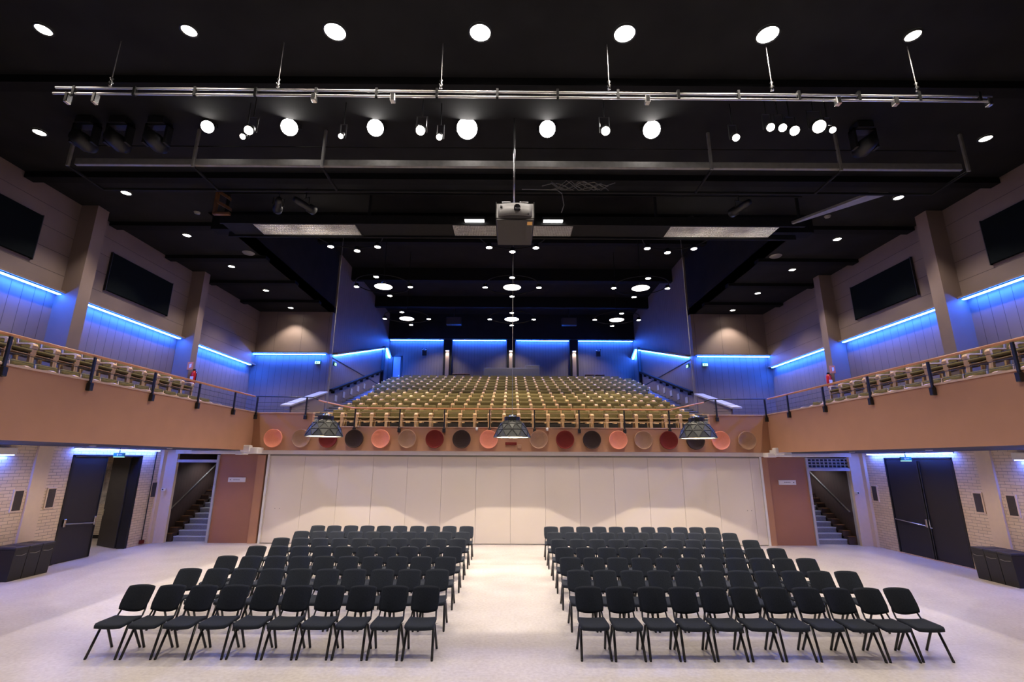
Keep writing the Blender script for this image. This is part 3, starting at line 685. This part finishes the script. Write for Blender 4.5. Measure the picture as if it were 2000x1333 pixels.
# ------------------------------------------------------------------ wall discs on the balcony front
def discs():
    xs = [-8.76, -7.73, -6.74, -5.78, -4.81, -3.83, -2.82, -1.83, -.83, 1.01, 1.98, 2.97, 3.94, 4.87, 5.80, 6.79, 7.72, 8.69]
    cyc = [('salmon', 'disc_salmon'), ('tan', 'disc_tan'), ('dark red', 'disc_red'), ('dark brown', 'disc_dark')]
    for i, x in enumerate(xs):
        k = i if i < 9 else i+0
        nm, m_ = cyc[(i if i < 9 else i) % 4]
        lab = '%s round felt dish on the balcony front, %s %s the middle gap' % (nm, ORD[8-i] if i < 9 else ORD[i-9], 'left of' if i < 9 else 'right of')
        r = .335
        b = MB().lathe([(0, -.02), (.1, -.03), (.2, -.068), (.27, -.115), (.315, -.168), (r-.01, -.175), (r, -.165), (r, -.11), (.27, -.03), (.2, 0), (0, 0)], 36, (0, 0, 0), 'y')
        tag(b.build('wall_disc', m_, smooth=True, loc=(x, FY, 3.70)), lab, 'wall disc', 'round felt dishes on the balcony front')
    t = thing('control_box', 'small dark red box with cable gland behind the middle pendant lamp', 'box', (0, FY, 3.5))
    MB().bbox(-.22, .2, -.08, 0, 0, .1).build('case', 'disc_red', t); MB().bbox(.22, .38, -.08, 0, -.12, .02).build('gland', 'disc_tan', t)
    for x in (-1.28, 1.33):
        tag(MB().lathe([(0, -.1), (.04, -.1), (.045, 0), (0, .02)], 12).build('rail_spot', 'white', smooth=True, loc=(x, FY-.08, 4.12)), 'small white lamp on the balcony front cap, %s of the middle lamp' % ('left' if x < 0 else 'right'), 'lamp')
discs()

# ------------------------------------------------------------------ rear wall below the balcony
def lower_back():
    # folding partition
    t = thing('folding_partition', 'wide white folding partition wall closing the back under the balcony', 'partition', (.08, 18.66, 0))
    ed = [-9.12]+[-.1+1.283*k for k in range(-7, 8)]+[9.24]
    for a_, b_ in zip(ed[:-1], ed[1:]):
        MB().bbox(a_+.003, b_-.003, -.05, .05, .02, 3.07, .005).build('panel', 'partition', t)
    MB().box(-9.2, 9.25, -.06, .06, 3.07, 3.12).build('top_track', 'seam', t)
    MB().box(-9.2, -9.12, -.08, .06, 0, 3.12).box(9.24, 9.32, -.08, .06, 0, 3.12).build('side_jamb', 'white', t)
    h = MB()
    for x in (-8.55, -8.72, 8.6, 8.75): h.lathe([(0, -.056), (.015, -.056), (.015, -.05)], 10, (x, 0, 1.2), 'y')
    h.build('lock_hole', 'seam', t)
    struct('wall_back', MB().box(-9.2, 9.4, 18.76, 18.9, 0, 3.4), 'seam', 'wall behind the folding partition')
    struct('trim_6', MB().box(-12.4, 12.6, 18.3, 18.6, 3.13, 3.27), 'white', 'pale bulkhead band above the partition')
    for s in (-1, 1):
        xi, xo = (9.2, 10.95) if s < 0 else (9.33, 11.08)
        xe = 12.78
        b = MB(); b.box(s*xi, s*xo, 18.68, 18.9, 0, 3.2); struct('wall_back', b, 'terracotta', 'terracotta wall panel between the partition and the %s staircase' % SIDE[s])
        b = MB(); b.box(s*(xi-.0), s*(xi+.3), 18.6, 18.68, 0, 3.1); struct('trim_7', b, 'fascia', 'lighter terracotta return beside the partition, %s' % SIDE[s])
        b = MB(); b.box(s*xo, s*(xo+.08), 18.62, 18.9, 0, 3.1); b.box(s*(xo+.08), s*xe, 18.62, 18.9, 2.82 if s < 0 else 2.62, 2.92 if s < 0 else 2.72)
        b.box(s*(xe-.04), s*(xe+.04), 18.62, 18.9, 0, 3.1)
        struct('door_%d' % (3 if s < 0 else 4), b, 'grey', 'pale frame of the %s staircase opening' % SIDE[s])
        if s > 0:
            v = MB()
            for k in range(11): v.box(xo+.1+k*.155, xo+.125+k*.155, 18.7, 18.74, 2.72, 3.08)
            for k in range(4): v.box(xo+.08, xe, 18.7, 18.74, 2.72+k*.11, 2.75+k*.11)
            tag(v.build('vent_grille', 'grey'), 'pale grid vent above the right staircase opening', 'vent'); MB().box(xo+.08, xe, 18.85, 18.9, 2.72, 3.08).build('vent_back', 'black')['kind'] = 'structure'
        # staircase
        st = thing('staircase', 'grey staircase climbing behind the %s opening with pale nosings' % SIDE[s], 'staircase', (0, 0, 0))
        a = MB(); ks = MB()
        for k in range(17):
            z = .175*(k+1); y = 19.0+.27*k
            a.cur = 0; a.box(s*(xo+.1), s*(xe-.35), y, 24.2, z-.175, z-.0); a.cur = 1; a.box(s*(xo+.1), s*(xe-.35), y-.02, y+.06, z-.03, z+.005)
            ks.cur = 0; ks.box(s*(xe-.35), s*(xe-.04), y-.1, 24.2, z-.175, z+.1); ks.cur = 1; ks.box(s*(xe-.35), s*(xe-.07), y-.12, y+.02, z+.09, z+.11)
        a.build('steps', ['stair', 'tread'], st); ks.build('side_kerb', ['stairw', 'brownwood'], st)
        r = MB().tube([(s*(xe-.12), 18.95, 1.15), (s*(xe-.12), 23.3, 1.15+4.35*.648)], .028, 8).build('handrail', 'steel', st, True)
        rb = MB()
        for k in range(4): y = 19.3+1.1*k; rb.tube([(s*(xe-.12), y, 1.15+(y-18.95)*.648), (s*(xe-.05), y, 1.05+(y-18.95)*.648)], .015, 6)
        rb.build('rail_bracket', 'black', st)
        b = MB(); b.box(s*xe, s*(xe+.1), 18.9, 24.3, 0, 3.3); b.box(s*(xo-.05), s*(xo+.08), 18.9, 24.3, 0, 3.3); b.box(s*xo, s*(xe+.1), 24.2, 24.3, 0, 3.3)
        struct('wall_stairwell', b, 'stairw', 'dark panelled walls of the %s stairwell' % SIDE[s])
        # direction sign
        sx = -10.2 if s < 0 else 10.3
        sg = thing('direction_sign', 'white direction sign with arrow on the terracotta wall panel, %s side' % SIDE[s], 'sign', (sx, 18.66, 2.2))
        MB().bbox(-.32, .32, -.02, 0.02, -.085, .085, .004).build('board', 'white', sg)
        ar = MB(); q = s*.24; ar.add([(q-s*.03, -.022, -.02), (q-s*.03, -.022, .02), (q+s*.03, -.022, 0)], [(0, 1, 2)]); ar.build('arrow', 'black', sg)
        tx = MB(); [tx.box(-.12+.04*k, -.095+.04*k, -.0225, -.02, -.015, .018) for k in range(6)]; tx.build('lettering', 'seam', sg)
        # ceiling projector by the balcony corner
        px = -9.52 if s < 0 else 9.67
        w_ = thing('white_projector', 'white projector unit mounted on the balcony edge, %s corner' % SIDE[s], 'projector', (px, 17.95, 3.1))
        MB().bbox(-.16, .42, -.22, .22, .04, .26, .02).build('case', 'white', w_); MB().bbox(-.42, -.1, -.15, .2, .0, .16, .02).build('arm', 'white', w_); MB().bbox(-.2, .15, -.26, -.05, .10, .34, .03).build('lens_box', 'white', w_)
        # light fixture band
        fx = thing('ceiling_batten', 'white batten fixture above the %s terracotta panel' % SIDE[s], 'light', (s*10.75, 18.1, 3.12)); MB().bbox(-.9, .9, -.1, .1, 0, .13, .02).build('case', 'white', fx)
lower_back()

# ------------------------------------------------------------------ side doors
def doors():
    for s in (-1, 1):
        for y in (2.5, 6.5, 10.5, 13.2, 16.2):  # unseen warm lamps added below the balconies to brighten the brick
            t = thing('soffit_fill_lamp', 'small round added fill lamp under the %s balcony, %s metres mark' % (SIDE[s], y), 'light', (s*11.2, y, 3.268), 0, 'added fill lamps under the side balconies')
            t['label'] = 'small round unseen fill lamp added under the %s balcony, %s from the stage' % (SIDE[s], ORD[(2.5, 6.5, 10.5, 13.2, 16.2).index(y)])
            MB().lathe([(0, -.004), (.06, -.004), (.075, -.012), (.08, 0)], 20).build('trim_ring', 'white', t, True)
            spot(t, (0, 0, -.02), 120, 155, .6, (1, .77, .52))
        spot(None, (s*11.9, 20.5, 3.2), 90, 140, .6, (.9, .9, 1), name='stairwell_fill_spot')  # added spots, no fixture, that lift the dark stairwell
        spot(None, (s*11.9, 22.5, 4.4), 60, 140, .6, (1, .9, .8), name='stairwell_fill_spot')
    # left door pair
    x = -13.0
    MBf = MB().box(x-.26, x+.02, 14.72, 14.80, 0, 3.04).box(x-.26, x+.02, 17.40, 17.5, 0, 3.04).box(x-.26, x+.02, 14.72, 17.5, 3.0, 3.05)
    struct('door_1', MBf, 'doorfr', 'black frame of the left double door')
    t = thing('door_leaf', 'closed black door leaf with push bar, left double door', 'door', (x-.04, 14.82, 0))
    MB().bbox(-.03, .03, 0, 1.22, .01, 2.99, .006).build('panel', 'doorblk', t)
    MB().tube([(.10, .06, 1.08), (.10, 1.1, 1.0)], .018, 8).build('push_bar', 'steel', t, True); MB().bbox(.02, .1, .02, .09, 1.0, 1.22).build('lock_case', 'chrome', t); MB().bbox(.02, .1, 1.08, 1.15, .95, 1.2).build('bar_bracket', 'chrome', t)
    MB().tube([(.05, 1.18, .02), (.05, 1.18, 2.95)], .014, 6).build('bolt_rod', 'black', t)
    t = thing('door_leaf', 'open black door leaf swung into the corridor, left double door', 'door', (x-.30, 17.42, 0), math.radians(-29))
    MB().bbox(-1.24, 0, -.03, .03, .01, 2.99, .006).build('panel', 'doorblk', t); MB().bbox(-1.2, -1.12, -.06, -.03, 1.0, 1.2).build('lock_case', 'chrome', t)
    struct('wall_corridor', MB().box(-17.4, -16.8, 10, 24, 0, 3.4), 'brick', 'side wall of the corridor outside the left door')
    struct('wall_corridor', MB().box(-16.8, -13.25, 19.6, 19.8, 0, 3.4), 'brickx', 'end wall of the corridor outside the left door')
    struct('ceiling_corridor', MB().box(-17.4, -13.2, 10, 24, 3.3, 3.4), 'smooth', 'ceiling of the corridor outside the left door')
    struct('trim_8', MB().box(-16.8, -13.25, 19.56, 19.6, 0, .12), 'black', 'black skirting in the corridor')
    tag(MB().box(-.75, .75, -.02, 0, 0, 1.5).build('wall_poster', 'poster', loc=(-15.9, 19.58, 1.25)), 'mottled grey picture on the corridor wall seen through the open door', 'picture')
    spot(None, (-15, 16.5, 3.2), 110, 150, .5, name='corridor_light')
    # right door pair
    x = 13.2
    struct('door_2', MB().box(x-.02, x+.2, 14.80, 14.86, 0, 3.08).box(x-.02, x+.2, 17.44, 17.5, 0, 3.08).box(x-.02, x+.2, 14.8, 17.5, 3.04, 3.1), 'doorfr', 'black frame of the right double door')
    t = thing('door_leaf', 'closed black door leaf with push bar, right double door, half nearer the staircase', 'door', (x+.02, 16.06, 0))
    MB().bbox(-.03, .03, 0, 1.36, .01, 3.03, .006).build('panel', 'doorblk', t)
    MB().tube([(-.10, .08, 1.0), (-.10, 1.3, 1.08)], .018, 8).build('push_bar', 'chrome', t, True); MB().bbox(-.1, -.02, .02, .09, .95, 1.2).build('lock_case', 'chrome', t); MB().tube([(-.05, .03, .02), (-.05, .03, 3.0)], .02, 6).build('bolt_rod', 'black', t)
    t = thing('door_leaf', 'plain closed black door leaf with lever handle, right double door, half nearer the camera', 'door', (x+.02, 14.87, 0))
    MB().bbox(-.03, .03, 0, 1.18, .01, 3.03, .006).build('panel', 'doorblk', t); MB().tube([(-.1, 1.1, .95), (-.1, 1.1, 1.2)], .015, 6).tube([(-.1, 1.1, .97), (-.1, 1.0, .96)], .02, 6).build('handle', 'chrome', t); MB().tube([(-.05, 1.15, .02), (-.05, 1.15, 3.0)], .02, 6).build('bolt_rod', 'black', t)
    struct('trim_9', MB().box(x-.06, x-.0, 14.8, 17.5, 0, .02), 'cap', 'pale threshold of the right double door')
    # lights above the doors
    for s in (-1, 1):
        x = s*(WX[s]-.12)
        t = thing('door_light', 'long bright cool light strip above the %s double door' % SIDE[s], 'light', (x, 16.2, 3.21)); MB().bbox(-.06, .06, -1.6, 1.95, .02, .055, .01).build('housing', 'white', t); MB().box(-.04, .04, -1.55, 1.9, 0, .02).build('tube', 'e_door', t)
        t = thing('door_light', 'cool light strip over the next opening at the %s picture edge' % SIDE[s], 'light', (x, 11.05, 3.0)); MB().bbox(-.07, .07, -1.5, 1.8, .02, .2, .01).build('housing', 'white', t); MB().box(-.055, .055, -1.45, 1.75, 0, .02).build('tube', 'e_door', t)
        es = thing('exit_sign', 'green exit sign hung over the %s double door' % SIDE[s], 'sign', (s*(WX[s]-.35), 16.0 if s < 0 else 16.1, 3.0)); MB().bbox(-.18, .18, -.02, .02, 0, .12, .004).build('panel', 'green', es)
        MB().box(-.16, .16, -.03, .03, -.02, 0).build('glow', 'e_green', es); MB().tube([(0, 0, .12), (0, 0, .27)], .012, 6).build('hanger', 'black', es); MB().box(-.06, -.02, -.023, -.02, .03, .09).box(.0, .1, -.023, -.02, .05, .07).build('symbol', 'white', es)
        # thin pipe down the brick
        y = 18.12 if s < 0 else 17.9
        if s < 0:
            t = thing('cable_conduit', 'thin dark pipe down the brick wall right of the left door', 'pipe', (-12.96, y, 0)); MB().tube([(0, 0, .15), (0, 0, 3.2)], .018, 6).build('pipe', 'black', t); MB().bbox(-.03, .06, -.08, .08, .05, .17).build('socket', 'disc_red', t)
        # speaker grilles
        for (y, lab) in ((13.33, 'camera side of the smooth pilaster'), (14.27, 'between pilaster and double door'), (18.85-.12 if s < 0 else 18.2, 'beside the staircase opening')):
            if s > 0 and y < 14.3: y -= .05
            if s < 0 and y > 18.3: y = 18.3
            t = thing('wall_grille', 'dark rectangular grille on the %s brick wall, %s' % (SIDE[s], lab), 'grille', (s*WX[s], y, 1.85), 0, 'grilles on the brick walls')
            MB().bbox(-s*.03, 0, -.15, .15, -.29, .29, .006).build('frame', 'smooth', t); MB().box(-s*.036, -s*.03, -.11, .11, -.25, .25).build('mesh', 'grille', t)
        t = thing('door_sensor', 'small white sensor on the post by the %s staircase' % SIDE[s], 'sensor', (s*12.75, 18.5, 1.85)); MB().bbox(-.05, .05, -.05, .05, -.05, .05, .015).build('case', 'white', t); MB().lathe([(0, -.06), (.02, -.06), (.03, -.05)], 10, (0, 0, 0), 'y').build('eye', 'black', t)
doors()

# ------------------------------------------------------------------ bins
for s in (-1, 1):
    for i in range(3):
        y = (13.0 if s < 0 else 12.84) + i*.36
        t = thing('waste_bin', 'black waste bin of the %s trio, %s' % (SIDE[s], ('nearest the camera', 'middle one', 'nearest the door')[i]), 'bin', (s*12.56, y, 0), 0, 'black waste bins')
        a, c = .27, .32; b = MB(); h = .72
        b.add([(-a, -.17, 0), (a, -.17, 0), (a, .17, 0), (-a, .17, 0), (-c, -.175, h), (c, -.175, h), (c, .175, h), (-c, .175, h)], [(0, 3, 2, 1), (4, 5, 6, 7), (0, 1, 5, 4), (1, 2, 6, 5), (2, 3, 7, 6), (3, 0, 4, 7)])
        b.build('body', 'shell', t); MB().bbox(-c-.01, c+.01, -.178, .178, h, h+.06, .012).build('lid', 'doorblk', t)
        MB().bbox(-.18, .18, -.1, .1, h+.055, h+.065, .003).build('slot', 'black', t)
        MB().tube([(-s*(c-.0), -.13, h-.12), (-s*(c+.02), 0, h-.14), (-s*(c-.0), .13, h-.12)], .008, 6).build('handle', 'steel', t, True)

# ------------------------------------------------------------------ upper details
def upper_details():
    for s in (-1, 1):
        t = thing('fire_extinguisher', 'red fire extinguisher on the %s upper pillar' % SIDE[s], 'fire extinguisher', (s*11.55, 17.3, 5.58))
        MB().lathe([(0, 0), (.085, .01), (.09, .05), (.09, .38), (.06, .45), (.03, .48), (0, .48)], 16).build('cylinder', 'red', t, True)
        MB().box(-.06, .06, -.095, -.09, .12, .26).build('paper_label', 'white', t); MB().bbox(-.05, .05, -.02, .02, .47, .54).build('valve', 'black', t); MB().tube([(.03, 0, .5), (.12, -.02, .42), (.11, -.02, .12)], .014, 6).build('hose', 'black', t, True)
        t = thing('fire_sign', 'orange fire equipment sign above the %s extinguisher' % SIDE[s], 'sign', (s*11.6, 17.10, 6.2)); MB().bbox(-.10, .10, -.01, .01, -.14, .14, .003).build('board', 'orange', t); MB().box(-.02, .02, -.014, -.01, -.07, .07).box(.03, .05, -.014, -.01, -.04, .08).build('symbol', 'white', t)
        for (lab, loc, rz) in (('facing the hall below the blue strip', (s*9.12, 22.26, 7.28), 0), ('on the wall corner by the stairs', (s*8.5, 22.75, 7.3), -s*PI/2)):
            t = thing('exit_sign', 'glowing green exit sign %s, %s side' % (lab, SIDE[s]), 'sign', loc, rz)
            MB().bbox(-.13, .13, -.04, .04, .02, .22, .01).build('case', 'green', t); MB().box(-.12, .12, -.048, -.04, .03, .16).build('lit_panel', 'e_green', t)
            MB().box(-.05, -.02, -.052, -.048, .05, .13).box(.02, .06, -.052, -.048, .08, .10).build('symbol', 'green', t)
        t = thing('emergency_light', 'twin-headed emergency light on the rear wall, %s' % SIDE[s], 'light', (s*6.08, 32.9, 10.05), group='twin emergency lights')
        MB().bbox(-.15, .15, -.08, 0.05, 0, .35).build('case', 'black', t)
        for q in (-.12, .12): MB().lathe([(0, -.16), (.06, -.16), (.08, -.05), (0, -.04)], 12, (q, 0, .42), 'y').build('lamp_head', 'chrome', t, True)
    for i, x in enumerate((-4.45, -.03, 4.37)):
        t = thing('wall_downlight', 'slim white wall lamp on the rear pilaster, %s of three' % ('left', 'middle', 'right')[i], 'light', (x, 32.62, 10.32), 0, 'rear pilaster lamps')
        MB().bbox(-.13, .13, -.07, .07, 0, .06).build('case', 'white', t); MB().box(-.1, .1, -.05, .05, -.008, 0).build('lens', 'e_disc', t); spot(t, (0, -.02, -.03), 60, 120, .6)
    # control booth
    t = thing('control_booth', 'grey control booth box behind the last seats', 'booth', (0, 31.95, 7.6)); MB().bbox(-1.85, 1.9, 0, .6, 0, 1.42).build('counter', 'projbody', t); MB().bbox(.95, 1.9, .1, .6, 1.42, 1.65).build('raised_end', 'projbody', t)
    for i, x in enumerate((-3.4, 5.3, 6.0)):
        t = thing('rear_table', 'small dark table behind the last row, %s' % ('left of the booth', 'right of the booth', 'rightmost')[i], 'table', (x, 32.2, 7.6), 0, 'rear tables'); MB().bbox(-.6 if i == 0 else -.3, .6 if i == 0 else .3, -.2, .2, .98, 1.03).build('top', 'brownwood', t)
        for q in (-.28, .28): MB().box(q-.015, q+.015, -.15, -.12, 0, .98).build('leg', 'darksteel', t)
    # rear door, left
    struct('door_5', MB().box(-8.3, -8.22, 32.95, 33.02, 7.6, 10.0).box(-7.7, -7.62, 32.95, 33.02, 7.6, 10.0).box(-8.3, -7.62, 32.95, 33.02, 9.95, 10.03), 'black', 'black frame of the rear left door')
    t = thing('door_leaf', 'pale reflective door leaf at the top of the left aisle stairs', 'door', (-8.2, 32.93, 7.6)); MB().bbox(0, .48, -.03, .03, 0, 2.34).build('panel', 'grey', t); MB().lathe([(0, -.05), (.03, -.05), (.03, -.03)], 10, (.42, 0, 1.0), 'y').build('knob', 'chrome', t)
upper_details()

# ------------------------------------------------------------------ hall chairs
def chair_proto():
    t = thing('stacking_chair', 'x', 'chair', (0, 0, 0))
    # seat pad: gently dished with a rolled front, rounded corners
    def seat(u, v):
        a = 2*u-1; y = -.235+.43*v; w = .225-.012*v - .03*max(0, (.12-v)/.12)**2
        z = .462 + .012*a*a - .022*max(0, (.3-v)/.3)**2 + .008*v
        return (a*w, y, z)
    MB().grid(seat, 10, 8, .042).build('seat', 'fabric', t, True)
    def back(u, v):
        a = 2*u-1; w = .200+.020*min(1, v*3.2)**.6 - .012*max(0, (v-.8)/.2)**2
        zb = .515 + .055*(a*a) ; zt = .885 - .015*abs(a)**4
        z = zb+(zt-zb)*v; y = .235+.17*v**1.1 - .05*(a*a) + .03
        return (a*w, y, z)
    MB().grid(back, 12, 10, .022).build('backrest', 'fabric', t, True)
    MB().grid(lambda u, v: tuple(Vector(back(.03+.94*u, .02+.96*v))+Vector((0, .024, 0))), 12, 8, .008).build('back_shell', 'shell', t, True)
    for s in (-1, 1):
        MB().tube([(s*.225, -.24, .012), (s*.205, -.05, .435)], .0165, 8, sx=1.25).build('leg', 'tube', t, True)
        MB().tube([(s*.225, .25, .012), (s*.205, .02, .435)], .0165, 8, sx=1.25).build('leg', 'tube', t, True)
        MB().tube([(s*.205, -.14, .436), (s*.205, .16, .442), (s*.20, .225, .475), (s*.19, .285, .56), (s*.165, .335, .66), (s*.15, .39, .78)], .0135, 8).build('back_upright', 'tube', t, True)
        f = MB()
        for y in (-.243, .253): f.lathe([(.0, 0), (.018, 0), (.018, .012), (.014, .03), (0, .03)], 10, (s*.226, y, 0))
        f.build('foot_cap', 'shell', t, True)
        MB().tube([(s*.21, -.02, .44), (s*.24, -.02, .445), (s*.243, .03, .43)], .007, 6).build('row_link', 'link', t, True)
    MB().tube([(-.2, -.05, .425), (.2, -.05, .425)], .011, 6).tube([(-.2, .05, .425), (.2, .05, .425)], .011, 6).build('under_frame', 'tube', t, True)
    return t
def hall_chairs():
    proto = chair_proto(); first = True
    for (side, x0, p, n) in ((-1, -1.425, -.529, 10), (1, 1.29, .518, 11)):
        for r in range(7):
            for i in range(n):
                pos = 'on the aisle' if i == 0 else ('at the outer end' if i == n-1 else '%s from the aisle' % ORD[i])
                lab = 'black padded stacking chair, %s block, %s, %s' % (SIDE[side], 'front row' if r == 0 else ('back row' if r == 6 else '%s row from the front' % ORD[r]), pos)
                loc = (x0+p*i+random.uniform(-.008, .008), 8.45+1.27*r+random.uniform(-.015, .015), 0); rz = random.uniform(-.02, .02)
                g = 'black chairs in the %s block' % SIDE[side]
                if first: proto.location = loc; proto['label'] = lab; proto['group'] = g; first = False
                else: dup(proto, loc, rz, lab, g)
hall_chairs()
